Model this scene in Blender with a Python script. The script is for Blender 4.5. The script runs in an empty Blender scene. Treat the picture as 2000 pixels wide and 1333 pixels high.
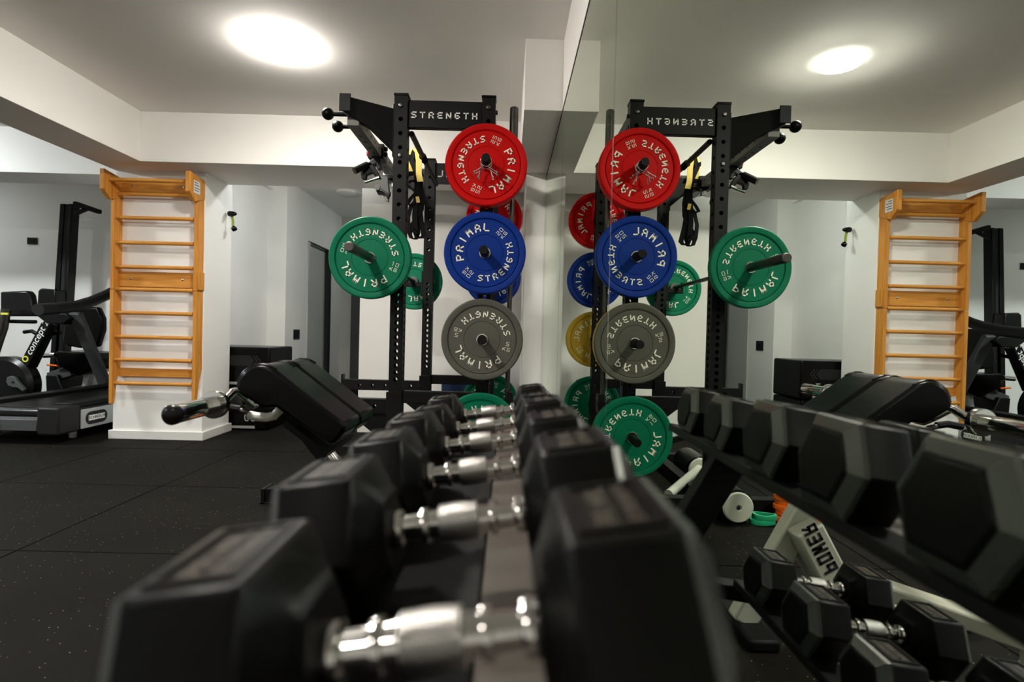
import bpy, math, random
from mathutils import Vector, Matrix
random.seed(4)
D = bpy.data
SC = bpy.context.scene
COL = SC.collection
PI = math.pi

# ------------------------------------------------------------------ camera
F_PX, YAW, PITCH, ROLL, CAM_H = 1067.9, .0072, .0162, .0245, 1.005
cam_d = D.cameras.new('camera'); cam = D.objects.new('camera', cam_d); COL.objects.link(cam)
cam_d.sensor_width = 36; cam_d.lens = F_PX / 2000 * 36
cam_d.clip_start = .02; cam_d.clip_end = 60
fwd = Vector((math.sin(YAW) * math.cos(PITCH), math.cos(YAW) * math.cos(PITCH), -math.sin(PITCH)))
right = Vector((math.cos(YAW), -math.sin(YAW), 0))
up = right.cross(fwd)
r2 = right * math.cos(ROLL) + up * math.sin(ROLL)
u2 = -right * math.sin(ROLL) + up * math.cos(ROLL)
m3 = Matrix((r2, u2, -fwd)).transposed()
cam.matrix_world = Matrix.Translation((0, 0, CAM_H)) @ m3.to_4x4()
cam_d.dof.use_dof = True; cam_d.dof.focus_distance = 3.2; cam_d.dof.aperture_fstop = 2.8
SC.camera = cam

# ------------------------------------------------------------------ world, lamps, exposure
w = D.worlds.new('world'); SC.world = w; w.use_nodes = True
w.node_tree.nodes['Background'].inputs[0].default_value = (.8, .88, 1, 1)
w.node_tree.nodes['Background'].inputs[1].default_value = .01
SC.view_settings.view_transform = 'Standard'; SC.view_settings.look = 'None'
SC.view_settings.gamma = 1; SC.view_settings.use_curve_mapping = False
SC.view_settings.exposure = 0.12
SC.cycles.use_denoising = True
SC.cycles.max_bounces = 14; SC.cycles.diffuse_bounces = 5; SC.cycles.glossy_bounces = 8
SC.cycles.sample_clamp_indirect = 6
# ceiling lamps and added fill lamps: x, y, z of the ceiling they hang on, strength, colour
LAMPS = [(-1.42, 3.34, 2.71, 275, (1, .95, .875)), (-1.42, 1.15, 2.71, 380, (1, .95, .875)), (-1.42, -1.3, 2.71, 85, (1, .94, .86)),
         (-5.6, 3.9, 2.71, 640, (.91, .98, 1)), (-5.6, -.4, 2.71, 560, (.92, .98, 1)),
         (-1.85, 8.7, 2.86, 12, (.85, .95, 1)), (-1.75, 5.75, 2.86, 95, (.92, .98, 1)), (-6.9, 6.0, 2.73, 45, (.90, .98, 1))]  # this row: unseen lamps added to brighten corridor, alcove and far left wall

# ------------------------------------------------------------------ helpers
def mat(name, col, rough=.5, metal=0, spec=.5, bump=None, var=None, coat=0, emit=None, estr=0, trans=0):
    m = D.materials.new(name); m.use_nodes = True
    nt = m.node_tree; b = nt.nodes['Principled BSDF']
    b.inputs['Base Color'].default_value = (*col, 1)
    b.inputs['Roughness'].default_value = rough; b.inputs['Metallic'].default_value = metal
    b.inputs['Specular IOR Level'].default_value = spec
    b.inputs['Coat Weight'].default_value = coat
    if trans: b.inputs['Transmission Weight'].default_value = trans
    if emit:
        b.inputs['Emission Color'].default_value = (*emit, 1); b.inputs['Emission Strength'].default_value = estr
    tc = nt.nodes.new('ShaderNodeTexCoord')
    if var:   # (scale, amount)
        n = nt.nodes.new('ShaderNodeTexNoise'); n.inputs['Scale'].default_value = var[0]; n.inputs['Detail'].default_value = 4
        nt.links.new(tc.outputs['Object'], n.inputs['Vector'])
        r = nt.nodes.new('ShaderNodeMapRange'); r.inputs['From Min'].default_value = .3; r.inputs['From Max'].default_value = .7
        r.inputs['To Min'].default_value = 1 - var[1]; r.inputs['To Max'].default_value = 1 + var[1]
        nt.links.new(n.outputs['Fac'], r.inputs['Value'])
        v = nt.nodes.new('ShaderNodeVectorMath'); v.operation = 'SCALE'; v.inputs[0].default_value = col
        nt.links.new(r.outputs['Result'], v.inputs['Scale']); nt.links.new(v.outputs['Vector'], b.inputs['Base Color'])
    if bump:  # (scale, strength)
        n = nt.nodes.new('ShaderNodeTexNoise'); n.inputs['Scale'].default_value = bump[0]; n.inputs['Detail'].default_value = 3
        nt.links.new(tc.outputs['Object'], n.inputs['Vector'])
        bp = nt.nodes.new('ShaderNodeBump'); bp.inputs['Strength'].default_value = bump[1]; bp.inputs['Distance'].default_value = .002
        nt.links.new(n.outputs['Fac'], bp.inputs['Height']); nt.links.new(bp.outputs['Normal'], b.inputs['Normal'])
    return m

M = {}
M['wall'] = mat('white_wall_paint', (.86, .84, .80), .75, bump=(60, .15), var=(3, .015))
M['ceiling'] = mat('white_ceiling_paint', (.90, .875, .83), .85, bump=(50, .1), var=(2, .015))
M['skirting'] = mat('white_skirting_gloss', (.74, .72, .68), .4)
M['black'] = mat('black_powder_coat', (.0045, .0045, .0043), .5, spec=.14, bump=(400, .12), var=(6, .15))
M['grey_coat'] = mat('grey_powder_coat', (.15, .146, .135), .45, spec=.2, bump=(400, .1))
M['black_gloss'] = mat('black_gloss_plastic', (.004, .004, .004), .28, spec=.22, var=(9, .1))
M['rubber'] = mat('black_rubber', (.0026, .0025, .0020), .38, spec=.11, bump=(260, .15), var=(14, .2))
M['vinyl'] = mat('black_vinyl', (.0014, .0014, .0012), .27, spec=.14, bump=(300, .12), coat=.0)
M['chrome'] = mat('polished_chrome', (.70, .69, .67), .09, metal=1)
M['steel'] = mat('brushed_steel', (.55, .54, .52), .3, metal=1, var=(40, .08))
M['dark_steel'] = mat('dark_steel', (.09, .085, .08), .35, metal=1, var=(20, .2))
M['rail'] = mat('satin_rail_metal', (.085, .073, .062), .5, spec=.2, var=(25, .1))
M['cream'] = mat('cream_powder_coat', (.42, .42, .35), .3, var=(5, .04), coat=.2)
M['silver'] = mat('silver_plastic', (.42, .43, .42), .35, metal=.2)
M['dgrey'] = mat('dark_grey_plastic', (.014, .014, .014), .5, spec=.2, bump=(200, .1))
M['mgrey'] = mat('mid_grey_plastic', (.06, .062, .062), .45, spec=.25)
M['screen'] = mat('dark_screen', (.01, .011, .012), .12)
M['white_print'] = mat('white_print', (.85, .84, .79), .6)
M['black_print'] = mat('black_print', (.01, .01, .01), .5)
M['yellow_print'] = mat('yellow_print', (.55, .55, .06), .5)
M['grey_print'] = mat('grey_print', (.32, .32, .31), .5)
M['bevel'] = mat('painted_sheen_bevel', (.034, .036, .032), .25, spec=1.0)  # base paler than the head rubber, painting in the bevel's sheen
M['badge_print'] = mat('bronze_badge_print', (.075, .062, .048), .4)
M['yellow'] = mat('yellow_webbing', (.72, .52, .10), .7, bump=(500, .3))
M['webbing'] = mat('black_webbing', (.005, .005, .005), .8, spec=.1, bump=(500, .3))
M['orange'] = mat('orange_latex', (.85, .14, .005), .42, var=(15, .06))
M['bandgreen'] = mat('green_latex', (.01, .32, .15), .42, var=(15, .06))
M['redknob'] = mat('red_plastic', (.6, .01, .015), .3)
M['lime'] = mat('lime_strap', (.30, .40, .02), .6)
M['navy'] = mat('navy_vinyl', (.006, .028, .085), .5, var=(6, .1))
M['door'] = mat('door_paint', (.50, .50, .46), .5)
M['darkwell'] = mat('black_rubber_seal', (.004, .004, .004), .6)
M['p_red'] = mat('red_bumper_rubber', (.50, .003, .0025), .5, spec=.08, bump=(220, .08), var=(5, .06))
M['p_blue'] = mat('blue_bumper_rubber', (.003, .026, .20), .5, spec=.1, bump=(220, .08), var=(5, .06))
M['p_green'] = mat('green_bumper_rubber', (.002, .135, .066), .5, spec=.1, bump=(220, .08), var=(5, .06))
M['p_grey'] = mat('grey_bumper_rubber', (.085, .082, .066), .5, spec=.2, bump=(220, .08), var=(5, .05))
M['p_yellow'] = mat('yellow_bumper_rubber', (.46, .28, .02), .5, spec=.2, bump=(220, .08), var=(5, .06))
M['letter'] = mat('cream_lettering', (.86, .82, .68), .6)
M['wheelwhite'] = mat('off_white_cap', (.48, .49, .40), .38)

def wood(name='varnished_pine', sc=(22, 22, 1.4)):
    m = D.materials.new(name); m.use_nodes = True; nt = m.node_tree; b = nt.nodes['Principled BSDF']
    tc = nt.nodes.new('ShaderNodeTexCoord'); mp = nt.nodes.new('ShaderNodeMapping')
    mp.inputs['Scale'].default_value = sc; nt.links.new(tc.outputs['Object'], mp.inputs['Vector'])
    n = nt.nodes.new('ShaderNodeTexNoise'); n.inputs['Scale'].default_value = 1.6; n.inputs['Detail'].default_value = 5; n.inputs['Distortion'].default_value = 1.1
    nt.links.new(mp.outputs['Vector'], n.inputs['Vector'])
    r = nt.nodes.new('ShaderNodeValToRGB'); e = r.color_ramp.elements
    e[0].position = .3; e[0].color = (.50, .185, .022, 1); e[1].position = .7; e[1].color = (.72, .33, .060, 1)
    nt.links.new(n.outputs['Fac'], r.inputs['Fac']); nt.links.new(r.outputs['Color'], b.inputs['Base Color'])
    b.inputs['Roughness'].default_value = .5; b.inputs['Specular IOR Level'].default_value = .2
    return m
M['wood'] = wood(); M['wood_x'] = wood('varnished_pine_crosswise', (1.4, 22, 22))

def floor_mat():
    m = D.materials.new('flecked_rubber_floor'); m.use_nodes = True; nt = m.node_tree; b = nt.nodes['Principled BSDF']
    tc = nt.nodes.new('ShaderNodeTexCoord'); L = nt.links.new
    v = nt.nodes.new('ShaderNodeTexVoronoi'); v.inputs['Scale'].default_value = 75; v.voronoi_dimensions = '3D'
    L(tc.outputs['Object'], v.inputs['Vector'])
    lt = nt.nodes.new('ShaderNodeMath'); lt.operation = 'LESS_THAN'; lt.inputs[1].default_value = .13
    L(v.outputs['Distance'], lt.inputs[0])
    sx = nt.nodes.new('ShaderNodeSeparateColor'); L(v.outputs['Color'], sx.inputs['Color'])
    gt = nt.nodes.new('ShaderNodeMath'); gt.operation = 'GREATER_THAN'; gt.inputs[1].default_value = .86
    n2 = nt.nodes.new('ShaderNodeTexNoise'); n2.inputs['Scale'].default_value = 3.5; n2.inputs['Detail'].default_value = 2
    L(tc.outputs['Object'], n2.inputs['Vector'])
    ad = nt.nodes.new('ShaderNodeMath'); ad.operation = 'MULTIPLY_ADD'; ad.inputs[1].default_value = .55; L(n2.outputs['Fac'], ad.inputs[0]); L(sx.outputs['Red'], ad.inputs[2])
    sb = nt.nodes.new('ShaderNodeMath'); sb.operation = 'SUBTRACT'; L(ad.outputs[0], sb.inputs[0]); sb.inputs[1].default_value = .27
    L(sb.outputs[0], gt.inputs[0])
    mu = nt.nodes.new('ShaderNodeMath'); mu.operation = 'MULTIPLY'; L(lt.outputs[0], mu.inputs[0]); L(gt.outputs[0], mu.inputs[1])
    n = nt.nodes.new('ShaderNodeTexNoise'); n.inputs['Scale'].default_value = 2.2; n.inputs['Detail'].default_value = 6
    L(tc.outputs['Object'], n.inputs['Vector'])
    r = nt.nodes.new('ShaderNodeValToRGB'); e = r.color_ramp.elements
    e[0].position = .3; e[0].color = (.0036, .0031, .0021, 1); e[1].position = .75; e[1].color = (.0074, .0064, .0043, 1)
    L(n.outputs['Fac'], r.inputs['Fac'])
    cr = nt.nodes.new('ShaderNodeValToRGB'); e = cr.color_ramp.elements
    e[0].color = (.50, .45, .33, 1); e[1].color = (.42, .25, .09, 1); L(sx.outputs['Green'], cr.inputs['Fac'])
    mx = nt.nodes.new('ShaderNodeMix'); mx.data_type = 'RGBA'; L(mu.outputs[0], mx.inputs[0])
    L(r.outputs['Color'], mx.inputs[6]); L(cr.outputs['Color'], mx.inputs[7]); L(mx.outputs[2], b.inputs['Base Color'])
    b.inputs['Roughness'].default_value = .75; b.inputs['Specular IOR Level'].default_value = .08
    n3 = nt.nodes.new('ShaderNodeTexNoise'); n3.inputs['Scale'].default_value = 300; L(tc.outputs['Object'], n3.inputs['Vector'])
    bp = nt.nodes.new('ShaderNodeBump'); bp.inputs['Strength'].default_value = .3; bp.inputs['Distance'].default_value = .002
    L(n3.outputs['Fac'], bp.inputs['Height']); L(bp.outputs['Normal'], b.inputs['Normal'])
    return m
M['floor'] = floor_mat()

def mirror_mat():
    m = D.materials.new('silvered_mirror'); m.use_nodes = True; nt = m.node_tree
    b = nt.nodes['Principled BSDF']; b.inputs['Metallic'].default_value = 1; b.inputs['Roughness'].default_value = 0
    b.inputs['Base Color'].default_value = (.80, .84, .775, 1); b.inputs['Specular Tint'].default_value = (.9, .95, .88, 1)
    return m
M['mirror'] = mirror_mat()
M['mirror_edge'] = mat('ground_glass_edge', (.10, .13, .10), .3)

class MB:
    def __init__(s): s.v = []; s.f = []
    def add(s, vs, fs):
        o = len(s.v); s.v += [Vector(p) for p in vs]; s.f += [[i + o for i in f] for f in fs]; return s
    def box(s, x0, x1, y0, y1, z0, z1):
        return s.add([(x0, y0, z0), (x1, y0, z0), (x1, y1, z0), (x0, y1, z0), (x0, y0, z1), (x1, y0, z1), (x1, y1, z1), (x0, y1, z1)],
                     [(0, 3, 2, 1), (4, 5, 6, 7), (0, 1, 5, 4), (1, 2, 6, 5), (2, 3, 7, 6), (3, 0, 4, 7)])
    def prism(s, poly, vec):   # poly: list of 3D points, extruded by vec
        n = len(poly); a = [Vector(p) for p in poly]; b = [p + Vector(vec) for p in a]
        return s.add(a + b, [list(range(n))[::-1], list(range(n, 2 * n))] + [(i, (i + 1) % n, (i + 1) % n + n, i + n) for i in range(n)])
    def bar(s, p0, p1, w, h, upv=(0, 0, 1)):   # box beam between two points
        p0, p1 = Vector(p0), Vector(p1); d = (p1 - p0).normalized(); u = Vector(upv)
        sd = d.cross(u).normalized(); u = sd.cross(d).normalized()
        q = [p0 + sd * a * w / 2 + u * b * h / 2 for a, b in ((-1, -1), (1, -1), (1, 1), (-1, 1))]
        return s.prism(q, p1 - p0)
    def lathe(s, prof, org, axis=(0, 0, 1), n=32, cap=True):   # prof: [(r, t)]
        a = Vector(axis).normalized(); t1 = a.orthogonal().normalized(); t2 = a.cross(t1); o = Vector(org)
        vs = []; fs = []
        for r, t in prof:
            for k in range(n):
                th = 2 * PI * k / n; vs.append(o + a * t + (t1 * math.cos(th) + t2 * math.sin(th)) * r)
        for i in range(len(prof) - 1):
            for k in range(n):
                fs.append((i * n + k, i * n + (k + 1) % n, (i + 1) * n + (k + 1) % n, (i + 1) * n + k))
        if cap:
            if prof[0][0] > 1e-6: fs.append(list(range(n))[::-1])
            if prof[-1][0] > 1e-6: fs.append(list(range((len(prof) - 1) * n, len(prof) * n)))
        return s.add(vs, fs)
    def tube(s, p0, p1, r, n=16, r1=None):
        p0, p1 = Vector(p0), Vector(p1)
        return s.lathe([(r, 0), (r if r1 is None else r1, (p1 - p0).length)], p0, p1 - p0, n)
    def ball(s, c, r, n=20):
        return s.lathe([(r * math.sin(PI * i / 10), -r * math.cos(PI * i / 10)) for i in range(11)], c, (0, 0, 1), n, False)
    def path(s, pts, r, n=10, flat=None, closed=False):   # swept tube; flat=(w,h) sweeps a strip
        P_ = [Vector(p) for p in pts]; m = len(P_); rings = []; prev = None
        for i, p in enumerate(P_):
            a = P_[(i - 1) % m] if (i or closed) else p; b = P_[(i + 1) % m] if (i < m - 1 or closed) else p
            d = (b - a).normalized()
            nv = d.orthogonal().normalized() if prev is None else (prev - d * prev.dot(d)).normalized()
            prev = nv; bv = d.cross(nv)
            if flat: rings.append([p + nv * x * flat[0] / 2 + bv * y * flat[1] / 2 for x, y in ((-1, -1), (1, -1), (1, 1), (-1, 1))])
            else: rings.append([p + (nv * math.cos(2 * PI * k / n) + bv * math.sin(2 * PI * k / n)) * r for k in range(n)])
        k_ = len(rings[0]); vs = [q for g in rings for q in g]; fs = []
        for i in range(m if closed else m - 1):
            j = (i + 1) % m
            for k in range(k_): fs.append((i * k_ + k, i * k_ + (k + 1) % k_, j * k_ + (k + 1) % k_, j * k_ + k))
        if not closed: fs += [list(range(k_))[::-1], list(range((m - 1) * k_, m * k_))]
        return s.add(vs, fs)
    def ribbon(s, pts, wv, th=.0025):   # flat strap: pts centre line, wv = width vector
        P_ = [Vector(p) for p in pts]; wv = Vector(wv); vs = []; m = len(P_); fs = []
        for i, p in enumerate(P_):
            d = (P_[min(i + 1, m - 1)] - P_[max(i - 1, 0)]).normalized(); nv = d.cross(wv).normalized() * th / 2
            vs += [p - wv / 2 - nv, p + wv / 2 - nv, p + wv / 2 + nv, p - wv / 2 + nv]
        for i in range(m - 1):
            for k in range(4): fs.append((4 * i + k, 4 * i + (k + 1) % 4, 4 * i + 4 + (k + 1) % 4, 4 * i + 4 + k))
        fs += [(3, 2, 1, 0), (4 * m - 4, 4 * m - 3, 4 * m - 2, 4 * m - 1)]
        return s.add(vs, fs)
    def build(s, name, m, parent=None, bev=0, seg=2, smooth=True, local=False):
        off = Vector((0, 0, 0)); q = parent
        if not local:
            while q is not None: off += q.location; q = q.parent
        me = D.meshes.new(name); me.from_pydata([p - off for p in s.v], [], s.f); me.update()
        o = D.objects.new(name, me); COL.objects.link(o); me.materials.append(m)
        import bmesh
        b = bmesh.new(); b.from_mesh(me); bmesh.ops.recalc_face_normals(b, faces=b.faces); b.to_mesh(me); b.free()
        if smooth:
            me.polygons.foreach_set('use_smooth', [True] * len(me.polygons)); me.set_sharp_from_angle(angle=math.radians(36))
        if bev:
            md = o.modifiers.new('bevel', 'BEVEL'); md.width = bev; md.segments = seg; md.limit_method = 'ANGLE'; md.angle_limit = math.radians(40)
        if parent is not None: o.parent = parent
        return o

def thing(name, label, cat, loc=(0, 0, 0), group=None):
    o = D.objects.new(name, None); COL.objects.link(o); o.location = loc; o.empty_display_size = .1
    o['label'] = label; o['category'] = cat
    if group: o['group'] = group
    return o
def tag(o, label, cat, group=None):
    o['label'] = label; o['category'] = cat
    if group: o['group'] = group
    return o
def struct(o): o['kind'] = 'structure'; return o
def copy_tree(o, parent=None):
    c = o.copy(); COL.objects.link(c); c.parent = parent
    for ch in list(o.children): copy_tree(ch, c)
    return c

# a measured pixel of the 2000 x 1333 photograph at a known depth y (metres in front of the lens)
def at(px, py, y):
    a = (px - 1000) / F_PX; b = (py - 666.5) / F_PX
    a, b = math.cos(ROLL) * a + math.sin(ROLL) * b, -math.sin(ROLL) * a + math.cos(ROLL) * b
    yy = math.cos(PITCH) - math.sin(PITCH) * b; z = -math.sin(PITCH) - math.cos(PITCH) * b
    X = math.cos(YAW) * a + math.sin(YAW) * yy; Y = -math.sin(YAW) * a + math.cos(YAW) * yy
    return Vector((X / Y * y, y, CAM_H + z / Y * y))
def sl(pts, y0, y1):   # profile measured at depth y0 turned into a slab that runs back to y1
    return [at(x, y, y0) for x, y in pts], (0, y1 - y0, 0)

# stroke lettering (square, open letter forms) -----------------------------------------
GL = {'P': [[(0, 0), (0, .72)], [(0, 1), (1, 1), (1, .42), (.3, .42)]], 'R': [[(0, 0), (0, 1), (1, 1), (1, .45), (.25, .45)], [(.55, .45), (1, 0)]],
      'I': [[(.5, 0), (.5, 1)]], 'M': [[(0, 0), (.08, 1), (.5, .35), (.92, 1), (1, 0)]], 'A': [[(0, 0), (.2, 1), (1, 1), (1, 0)], [(.15, .42), (1, .42)]],
      'L': [[(0, 1), (0, 0), (1, 0)]], 'S': [[(1, 1), (0, 1), (0, .52), (1, .52), (1, 0), (0, 0)]], 'T': [[(0, 1), (1, 1)], [(.5, 1), (.5, 0)]],
      'E': [[(1, 1), (0, 1), (0, 0), (1, 0)], [(0, .5), (.85, .5)]], 'N': [[(0, 0), (0, 1), (1, 0), (1, 1)]],
      'G': [[(1, 1), (0, 1), (0, 0), (1, 0), (1, .5), (.45, .5)]], 'H': [[(0, 0), (0, 1)], [(1, 0), (1, 1)], [(0, .5), (1, .5)]],
      'K': [[(0, 0), (0, .7)], [(1, 1), (.2, .5), (1, 0)]], '0': [[(0, 0), (0, 1), (1, 1), (1, 0), (0, 0)]], '1': [[(.2, 1), (.6, 1), (.6, 0)]],
      '2': [[(0, 1), (1, 1), (1, .5), (0, .5), (0, 0), (1, 0)]], '5': [[(1, 1), (0, 1), (0, .52), (1, .52), (1, 0), (0, 0)]],
      'O': [[(0, 0), (0, 1), (1, 1), (1, 0), (0, 0)]], 'W': [[(0, 1), (.12, 0), (.5, .6), (.88, 0), (1, 1)]]}
def glyph(mb, ch, w, h, t, fn):
    """adds the strokes of a letter centred on (0,0), width w, height h, pen t; fn maps (u,v) to a point"""
    for st in GL.get(ch, []):
        q = [((x - .5) * (w - t), (y - .5) * (h - t)) for x, y in st]
        for (ax, ay), (bx, by) in zip(q[:-1], q[1:]):
            l = math.hypot(bx - ax, by - ay); dx, dy = (bx - ax) / l * t / 2, (by - ay) / l * t / 2
            mb.add([fn(ax - dx + dy, ay - dy - dx), fn(bx + dx + dy, by + dy - dx), fn(bx + dx - dy, by + dy + dx), fn(ax - dx - dy, ay - dy + dx)], [(0, 1, 2, 3)])
def word(mb, txt, w, h, t, adv, fn):
    n = len(txt)
    for i, c in enumerate(txt): glyph(mb, c, w, h, t, lambda u, v, i=i: fn(u + (i - (n - 1) / 2) * adv, v))
def arc_word(mb, txt, rad, cen, step, w, h, t, inward, y, rot):
    n = len(txt)
    for i, c in enumerate(txt):
        k = i - (n - 1) / 2; th = math.radians(cen + (k * step if inward else -k * step)); up_ = th if not inward else th + PI
        rx, rz = math.cos(th) * rad, math.sin(th) * rad; ux, uz = math.cos(up_), math.sin(up_); sx, sz = uz, -ux
        glyph(mb, c, w, h, t, lambda u, v: (rx + sx * u + ux * v, y, rz + sz * u + uz * v))

def font_text(txt, size, m, parent, origin, xdir, ydir, name='lettering', shear=0, thick=.0008, align='CENTER'):
    c = D.curves.new(name, 'FONT'); c.body = txt; c.size = size; c.align_x = align; c.align_y = 'CENTER'; c.shear = shear; c.extrude = thick
    tmp = D.objects.new(name, c); COL.objects.link(tmp); bpy.context.view_layer.update()
    dg = bpy.context.evaluated_depsgraph_get(); me = D.meshes.new_from_object(tmp.evaluated_get(dg)); D.objects.remove(tmp)
    X = Vector(xdir).normalized(); Y = Vector(ydir); Y = (Y - X * Y.dot(X)).normalized(); Z = X.cross(Y)
    off = Vector((0, 0, 0)); q = parent
    while q is not None: off += q.location; q = q.parent
    for v in me.vertices: v.co = Vector(origin) + X * v.co.x + Y * v.co.y + Z * v.co.z - off
    o = D.objects.new(name, me); COL.objects.link(o); me.materials.clear(); me.materials.append(m); o.parent = parent
    return o

# ================================================================== SETTING
MX = .2774        # mirror plane
HB, HC = 2.31, 2.71
def sbox(name, m, *b, bev=0): return struct(MB().box(*b).build(name, m, bev=bev, smooth=False))
fl = sbox('floor', M['darkwell'], -9.2, .45, -3.1, 11.2, -.12, -.012)
g = .0055
for iy in range(-5, 9):
    y0 = 2.384 + iy; y1 = y0 + 1
    st = .48 if y0 > 4.2 else 0
    for ix in range(-8, 4):
        x0 = -2.12 + ix + st; x1 = min(x0 + 1, .29)
        if x0 > .2 or y1 < -2.6 or x1 < -8.3: continue
        t = MB().box(x0 + g / 2, x1 - g / 2, y0 + g / 2, y1 - g / 2, -.012, random.uniform(-.0008, .0004)).build('tile', M['floor'], fl, bev=.002, seg=1, smooth=False)
# ceilings and beams
sbox('ceiling', M['ceiling'], -3.02, .45, -3.1, 4.47, HC, HC + .1)
sbox('ceiling', M['ceiling'], -9.2, -3.38, -3.1, 4.9, HC, HC + .1)
sbox('ceiling', M['ceiling'], -9.2, -3.0, 5.2, 11.2, HC + .02, HC + .12)
sbox('ceiling', M['ceiling'], -3.0, .45, 5.1, 11.2, 2.86, 2.96)
sbox('beam_left', M['wall'], -3.40, -3.0, -3.1, 4.9, HB, HC + .15, bev=.003)
sbox('beam_back', M['wall'], -3.0, .45, 4.45, 5.12, HB, 2.97, bev=.003)
sbox('beam_far_left', M['wall'], -9.2, -3.0, 4.88, 5.23, HB, HC + .2, bev=.003)
# walls
sbox('wall_right', M['wall'], MX + .006, .45, -3.1, 5.3, -.02, HC + .02)
sbox('wall_front', M['wall'], -9.2, .45, -3.2, -3.1, -.02, HC + .1)
sbox('wall_left', M['wall'], -9.3, -9.2, -3.2, 11.2, -.02, HC + .1)
sbox('wall_back', M['wall'], -1.44, .45, 5.30, 5.42, -.02, HB + .05)
sbox('wall_corridor_right', M['wall'], -1.44, -1.32, 5.42, 10.6, -.02, 2.86)
sbox('wall_alcove_left', M['wall'], -3.20, -3.06, 5.12, 6.95, -.02, 2.86)
sbox('wall_far_back', M['wall'], -9.2, -2.83, 6.95, 7.05, -.02, 2.86)
sbox('wall_corridor_end', M['door'], -2.95, -1.32, 9.2, 9.3, -.02, 2.86)
# corridor left wall with a doorway
sbox('wall_corridor_left', M['wall'], -2.95, -2.83, 7.05, 7.72, -.02, 2.86)
sbox('wall_corridor_left', M['wall'], -2.95, -2.83, 7.72, 8.62, 2.20, 2.86)
sbox('wall_corridor_left', M['wall'], -2.95, -2.83, 8.62, 9.2, -.02, 2.86)
d = sbox('door_1', M['door'], -2.91, -2.87, 7.76, 8.58, 0, 2.17)
MB().box(-2.87, -2.862, 7.76, 8.3, 0, 2.1).build('door_panel', M['door'], d, bev=.003)
sbox('trim_1', M['door'], -2.85, -2.815, 7.68, 7.75, 0, 2.20)
sbox('trim_2', M['darkwell'], -2.85, -2.80, 8.50, 8.62, 0, 2.20)
sbox('trim_3', M['dgrey'], -2.84, -2.82, 7.70, 8.62, 2.20, 2.215)
# corridor end: frosted glass door in a pale frame
gl = mat('frosted_blue_glass', (.16, .30, .40), .35, spec=.5)
d = sbox('door_2', gl, -2.45, -1.50, 9.15, 9.19, 0, 2.25)
for x0, x1 in ((-2.62, -2.47), (-2.23, -2.07)): MB().box(x0, x1, 9.10, 9.15, 0, 2.3).build('door_frame', M['mgrey'], d)
MB().box(-2.06, -2.03, 9.08, 9.14, .02, 2.25).build('door_seal', M['darkwell'], d)
MB().box(-2.03, -1.98, 9.05, 9.10, .85, 1.05).build('door_handle', M['darkwell'], d, bev=.004)
# pillar that carries the wall bars
sbox('pillar', M['wall'], -3.405, -2.635, 4.745, 5.2, -.01, HB + .03, bev=.004)
struct(MB().box(-3.43, -2.615, 4.725, 5.22, 0, .075).build('baseboard_pillar', M['skirting'], bev=.004))
# pillar in the mirror corner and the bulkhead over it
sbox('pillar', M['wall'], .118, MX + .01, 4.455, 5.3, -.01, HB + .2, bev=.003)
sbox('bulkhead', M['wall'], .060, MX + .01, 3.20, 4.5, 2.300, HC + .02, bev=.002)
struct(MB().box(-1.44, .118, 5.285, 5.30, 0, .075).build('baseboard_back', M['skirting'], bev=.003))
struct(MB().box(-9.1, -2.83, 6.935, 6.95, 0, .075).build('baseboard_far', M['skirting'], bev=.003))
# mirror sheets along the right wall
ys = [-2.3, -.02, 1.52, 3.05, 4.452]
mlab = ['frameless wall mirror sheet behind the near end of the dumbbell rack', 'frameless wall mirror sheet beside the dumbbell rack',
        'frameless wall mirror sheet between the dumbbell rack and the power rack', 'frameless wall mirror sheet beside the power rack, reaching the corner pillar']
for i in range(4):
    a, b = ys[i] + .001, ys[i + 1] - .001
    t = thing('mirror', mlab[i], 'mirror', (MX, (a + b) / 2, .03), 'mirror sheets on the right wall')
    MB().add([(MX, a + .003, .03), (MX, b - .003, .03), (MX, b - .003, 2.258), (MX, a + .003, 2.258)], [(0, 1, 2, 3)]).build('glass', M['mirror'], t, smooth=False)
    e = MB().box(MX + .0005, MX + .0055, a, b, .028, 2.262)
    e.build('glass_edge', M['mirror_edge'], t, smooth=False)
    e = MB()
    for y0, y1 in ((a, a + .003), (b - .003, b)): e.add([(MX + .002, y0, .03), (MX, y0 + .003 if y0 == a else y0, .03), (MX, y0 + .003 if y0 == a else y0, 2.258), (MX + .002, y0, 2.258)], [(0, 1, 2, 3)]) if y0 == a else e.add([(MX, y0, .03), (MX + .002, y1, .03), (MX + .002, y1, 2.258), (MX, y0, 2.258)], [(0, 1, 2, 3)])
    e.build('bevelled_rim', M['chrome'], t, smooth=False)

sbox('trim_4', M['darkwell'], MX - .002, MX + .008, -2.4, 4.45, 2.2625, 2.272)
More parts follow.
